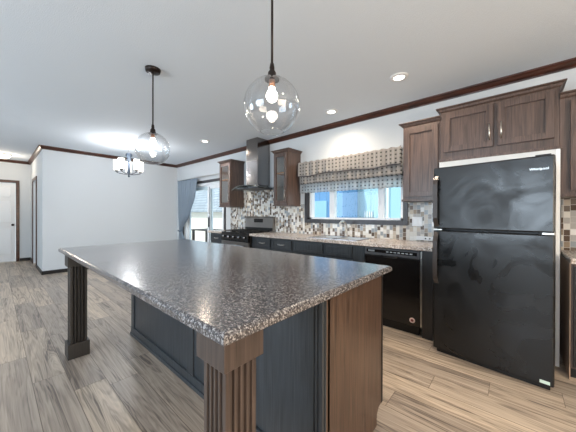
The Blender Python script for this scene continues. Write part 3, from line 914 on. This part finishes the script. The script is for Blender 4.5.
# ------------------------------------------------------------------ refrigerator (its own local frame: x right, y back)
ang = math.atan2(2.532-2.613, .204+.554)
FR = thing('refrigerator', 'black top-freezer refrigerator with scuffed doors', 'refrigerator', (-.554, 2.613, 0), ang, local=True)
FWd, FH = .762, 1.648
MB().box(.004, FWd-.020, .075, .62, .03, FH-.012, .006).build('body', BLACKM, FR)
fz = MB().box(0, FWd, 0, .07, 1.106, FH, .010).build('freezer_door', BLACK, FR)
fd = MB().box(0, FWd, 0, .07, .040, 1.092, .010).build('refrigerator_door', BLACK, FR)
MB().box(.02, FWd-.02, .035, .10, .0, .036, .004).build('base_grille', BLACKM, FR)
def fhandle(z0, z1, par, flip):
    mb = MB()
    n = 12; R_ = []
    for k in range(n+1):
        t_ = k/n; z = z0+(z1-z0)*t_
        e = min(t_, 1-t_)*6
        y = -.045*min(1, e)**.6-.004
        R_.append((y, z))
    for (ya, za), (yb, zb) in zip(R_, R_[1:]):
        vs = [mb.bm.verts.new(p) for p in ((.010, ya, za), (.046, ya, za), (.046, yb, zb), (.010, yb, zb), (.014, ya+.016, za), (.042, ya+.016, za), (.042, yb+.016, zb), (.014, yb+.016, zb))]
        for q in ((0, 1, 2, 3), (4, 7, 6, 5), (0, 4, 5, 1), (3, 2, 6, 7), (0, 3, 7, 4), (1, 5, 6, 2)):
            mb.bm.faces.new([vs[i] for i in q])
    return mb.build('handle', HANDLE, par)
fhandle(1.125, 1.575, fz, False); fhandle(.62, 1.075, fd, True)
MB().box(.70, FWd-.004, -.004, .0, 1.093, 1.105, .001).build('hinge', NICKEL, fd)
MB().box(.0, .07, -.003, .0, 1.094, 1.104, .001).build('hinge', NICKEL, fd)
MB().box(.66, FWd-.02, .03, .12, FH, FH+.012, .003).build('hinge_cover', BLACKM, FR)
MB().box(.690, .742, -.0015, .0, .052, .074).build('sticker', mat('pale_sticker', (206, 226, 216), .4), fd)
def text(body, size, parent, loc, rot, m, name='lettering'):
    cu = bpy.data.curves.new(name, 'FONT'); cu.body = body; cu.size = size; cu.extrude = .0006
    cu.align_x = 'CENTER'; cu.align_y = 'CENTER'; cu.materials.append(m)
    tmp = bpy.data.objects.new(name, cu); COL.objects.link(tmp)
    dg = bpy.context.evaluated_depsgraph_get()
    me = bpy.data.meshes.new_from_object(tmp.evaluated_get(dg))
    bpy.data.objects.remove(tmp)
    o = new_obj(name, me); o.parent = parent; o.location = loc; o.rotation_euler = rot
    return o
text('Whirlpool', .024, fz, (.682, -.001, 1.555), (PI/2, 0, 0), NICKEL)

# pale surround of the refrigerator niche, flush under the cabinet
fs = MB().box(.2475, .2715, 3.02, 3.04, .0, 1.766).build('filler_panel', VINYL)
tag(fs, 'thin pale vertical strip right of the refrigerator', 'panel')
fs = MB().box(-.588, .2470, 3.02, 3.04, 1.662, 1.766).build('header_panel', WALL)
tag(fs, 'pale grey strip between refrigerator top and the cabinet above', 'panel')

# ------------------------------------------------------------------ outlets and small things
ol = thing('wall_outlet', 'white double outlet plate on the tile left of refrigerator', 'outlet', (-.897, ty, 1.148))
MB().box(-.955, -.838, ty-.006, ty-.0005, 1.092, 1.205, .002).build('plate', WHITE, ol)
for xx in (-.93, -.872):
    s_ = MB().box(xx-.0, xx+.030, ty-.008, ty-.006, 1.118, 1.18, .001).build('socket', VINYL, ol)
ps = thing('power_strip', 'long white receptacle strip above the counter by refrigerator', 'outlet', (-.77, ty, .95))
MB().box(-.90, -.64, ty-.022, ty-.0005, .925, .972, .004).build('case', WHITE, ps)
for k in range(4):
    MB().lathe([(.009, 0), (.009, -.002)], (-.80+k*.045, ty-.022, .948), 12, axis=1).build('socket', GREYM, ps)

# ------------------------------------------------------------------ valance and curtain
vl = thing('window_valance', 'dotted beige two-tier valance above the kitchen window', 'valance', (-1.84, 3.30, 2.03))
def vcloth(z_top, z_bot, y, amp, seed, sag):
    rnd = random.Random(seed); ph = [rnd.uniform(0, 6) for _ in range(4)]
    def f(u, v):
        x = -2.655+u*1.61
        w = .5+.5*v
        yy = y-amp*w*(math.sin(u*75+ph[0])+.6*math.sin(u*41+ph[1])+.4*math.sin(u*133+ph[2]))
        z = z_top+(z_bot-z_top)*v + sag*(.5*math.sin(u*9+ph[3])+.3*math.sin(u*21+ph[0]))*v
        if v == 0: z += .006*math.sin(u*90+ph[1])
        return (x, yy, z)
    return f
b_ = MB().grid(vcloth(2.05, 1.575, 3.325, .007, 3, .0), 160, 12).build('bottom_tier', VAL2, vl, solid=.0015)
f_ = vcloth(2.06, 1.72, 3.295, .009, 5, .006)
MB().grid(f_, 160, 10).build('middle_tier', VAL1, vl, solid=.0015)
f2 = vcloth(2.066, 1.845, 3.270, .010, 8, .02)
tt = MB().grid(f2, 160, 8).build('top_tier', VAL1, vl, solid=.0015)
MB().tube([Vector(f2(k/100, 1))+Vector((0, -.003, 0)) for k in range(101)], .005, 6).build('ruffle_edge', EDGE, tt)
MB().tube([(-2.66, 3.31, 2.04), (-1.04, 3.31, 2.04)], .008, 8).build('rod', NICKEL, vl)
mb = MB()
for xx in (-2.655, -1.045): mb.tube([(xx, 3.31, 2.04), (xx, YW-.001, 2.04)], .006, 8)
mb.build('bracket', NICKEL, vl)

ct = thing('curtain', 'blue-grey curtain tied back beside the sliding glass door', 'curtain', (-6.9, 3.33, 0))
def interp(tab, z):
    for (za, va), (zb, vb) in zip(tab, tab[1:]):
        if za >= z >= zb:
            t_ = (za-z)/(za-zb); t_ = t_*t_*(3-2*t_)*.5+t_*.5
            return va+(vb-va)*t_
    return tab[-1][1]
XLT = [(2.13, -6.92), (1.2, -6.88), (.80, -6.83), (.4, -6.88), (.03, -6.90)]
XRT = [(2.13, -5.89), (1.71, -6.0), (1.21, -6.30), (.82, -6.72), (.75, -6.72), (.5, -6.50), (.03, -6.45)]
def cf(u, v):
    z = 2.13-v*2.10
    a, b = interp(XLT, z), interp(XRT, z)
    x = a+(b-a)*u
    nar = (b-a)/1.06
    y = 3.33-(.016+.008*nar)*math.sin(u*52)-.006*math.sin(u*23+v*3)
    return (x, y, z)
MB().grid(cf, 150, 40).build('cloth', CURT, ct, solid=.002)
MB().tube([(-6.90, 3.40, .80), (-6.88, 3.30, .785), (-6.78, 3.285, .775), (-6.70, 3.30, .785), (-6.69, 3.36, .80)], .012, 8).build('tieback', mat('tieback_cloth', (96, 112, 128), .9), ct)
rd = MB().tube([(-7.02, 3.345, 2.148), (-4.66, 3.345, 2.148)], .010, 10)
rd.tube([(-6.98, 3.345, 2.148), (-6.98, YW-.001, 2.148)], .006, 8).tube([(-4.70, 3.345, 2.148), (-4.70, YW-.001, 2.148)], .006, 8)
o = rd.build('curtain_rod', NICKEL); tag(o, 'thin metal curtain rod above the sliding glass door', 'curtain rod')

# ------------------------------------------------------------------ island
IX0, IX1, IY0, IY1 = -3.17, -.568, .394, 1.618
isl = thing('kitchen_island', 'large kitchen island with charcoal panels and fluted corner posts', 'kitchen island', (-1.8, 1.0, 0))
# worktop with a rolled edge
MB().loft(IX0, IX1, IY0, IY1, [(.016, .874), (.003, .882), (0, .885), (0, .904), (.005, .910), (.012, .914)]).build('worktop', ISL, isl)
# carcass
MB().box(-2.95, -.625, .945, 1.53, .0, .872).build('body', CHAR, isl)
# end panel seen from the camera: stepped for the toe kick
MB().prism([(.935, 0), (1.47, 0), (1.47, .06), (1.50, .095), (1.535, .10), (1.535, .874), (.935, .874)], -.625, -.602, 0).build('end_panel', WOODE, isl)
MB().box(-.645, -.600, 1.535, 1.555, .10, .872).build('edge_strip', BLACKM, isl)
# knee wall: bottom rail, stiles, recessed panels
KY = .945
mb = MB()
mb.box(-2.95, -.66, KY-.020, KY, 0, .085, .003); mb.box(-2.95, -.66, KY-.028, KY, 0, .03, .003); mb.box(-2.95, -.66, KY-.014, KY, .80, .872)
for a, b in ((-2.95, -2.88), (-1.80, -1.71)):
    mb.box(a, b, KY-.016, KY, .08, .82, .002)
mb.build('knee_wall_frame', CHAR, isl)
for a, b in ((-2.88, -1.80), (-1.71, -.66)):
    MB().box(a, b, KY-.006, KY, .08, .80).build('knee_wall_panel', CHAR, isl)
def fluted(mb, cx, cy, h, z0, z1, n=4, dep=.010):
    pts = []
    seq = [(0, -1), (1, 0), (0, 1), (-1, 0)]
    crn = [(-h, -h), (h, -h), (h, h), (-h, h)]
    m_ = .012; w_ = (2*h-2*m_)/n
    for s in range(4):
        a = Vector(crn[s]); b = Vector(crn[(s+1) % 4]); d = (b-a).normalized(); inn = Vector((-d.y, d.x))
        pts.append(a)
        for k in range(n):
            s0 = m_+k*w_+w_*.18; s1 = m_+(k+1)*w_-w_*.18
            pts.append(a+d*s0)
            for q in range(1, 4):
                tt_ = q/4
                pts.append(a+d*(s0+(s1-s0)*tt_)+inn*dep*math.sin(PI*tt_)**.6)
            pts.append(a+d*s1)
    mb.prism([(cx+p.x, cy+p.y) for p in pts], z0, z1, 2)
    return mb
fluted(MB(), -.632, .932, .030, 0, .872, 2, .008).build('corner_pilaster', CHAR, isl)
def post(cx, cy, m):
    p = fluted(MB(), cx, cy, .058, .12, .79).build('post', m, isl)
    MB().box(cx-.075, cx+.075, cy-.075, cy+.075, .780, .873, .002).build('post_cap', m, p)
    MB().box(cx-.075, cx+.075, cy-.075, cy+.075, 0, .125, .003).build('plinth', m, p)
post(-.683, .499, POSTW)
post(-2.881, .485, POSTD)
# doors on the kitchen side
for k in range(4):
    a = -2.90+k*.565
    mb = MB(); f = 1.53
    mb.box(a, a+.055, f, f+.02, .12, .85); mb.box(a+.50, a+.555, f, f+.02, .12, .85)
    mb.box(a+.055, a+.50, f, f+.02, .12, .175); mb.box(a+.055, a+.50, f, f+.02, .795, .85); mb.box(a+.05, a+.505, f, f+.011, .17, .80)
    dd = mb.build('door', CHAR, isl)
    MB().tube([(a+.46, f+.045, .62), (a+.46, f+.045, .76)], .0055, 8).tube([(a+.46, f+.02, .64), (a+.46, f+.045, .64)], .0045, 6).tube([(a+.46, f+.02, .74), (a+.46, f+.045, .74)], .0045, 6).build('handle', NICKEL, dd)
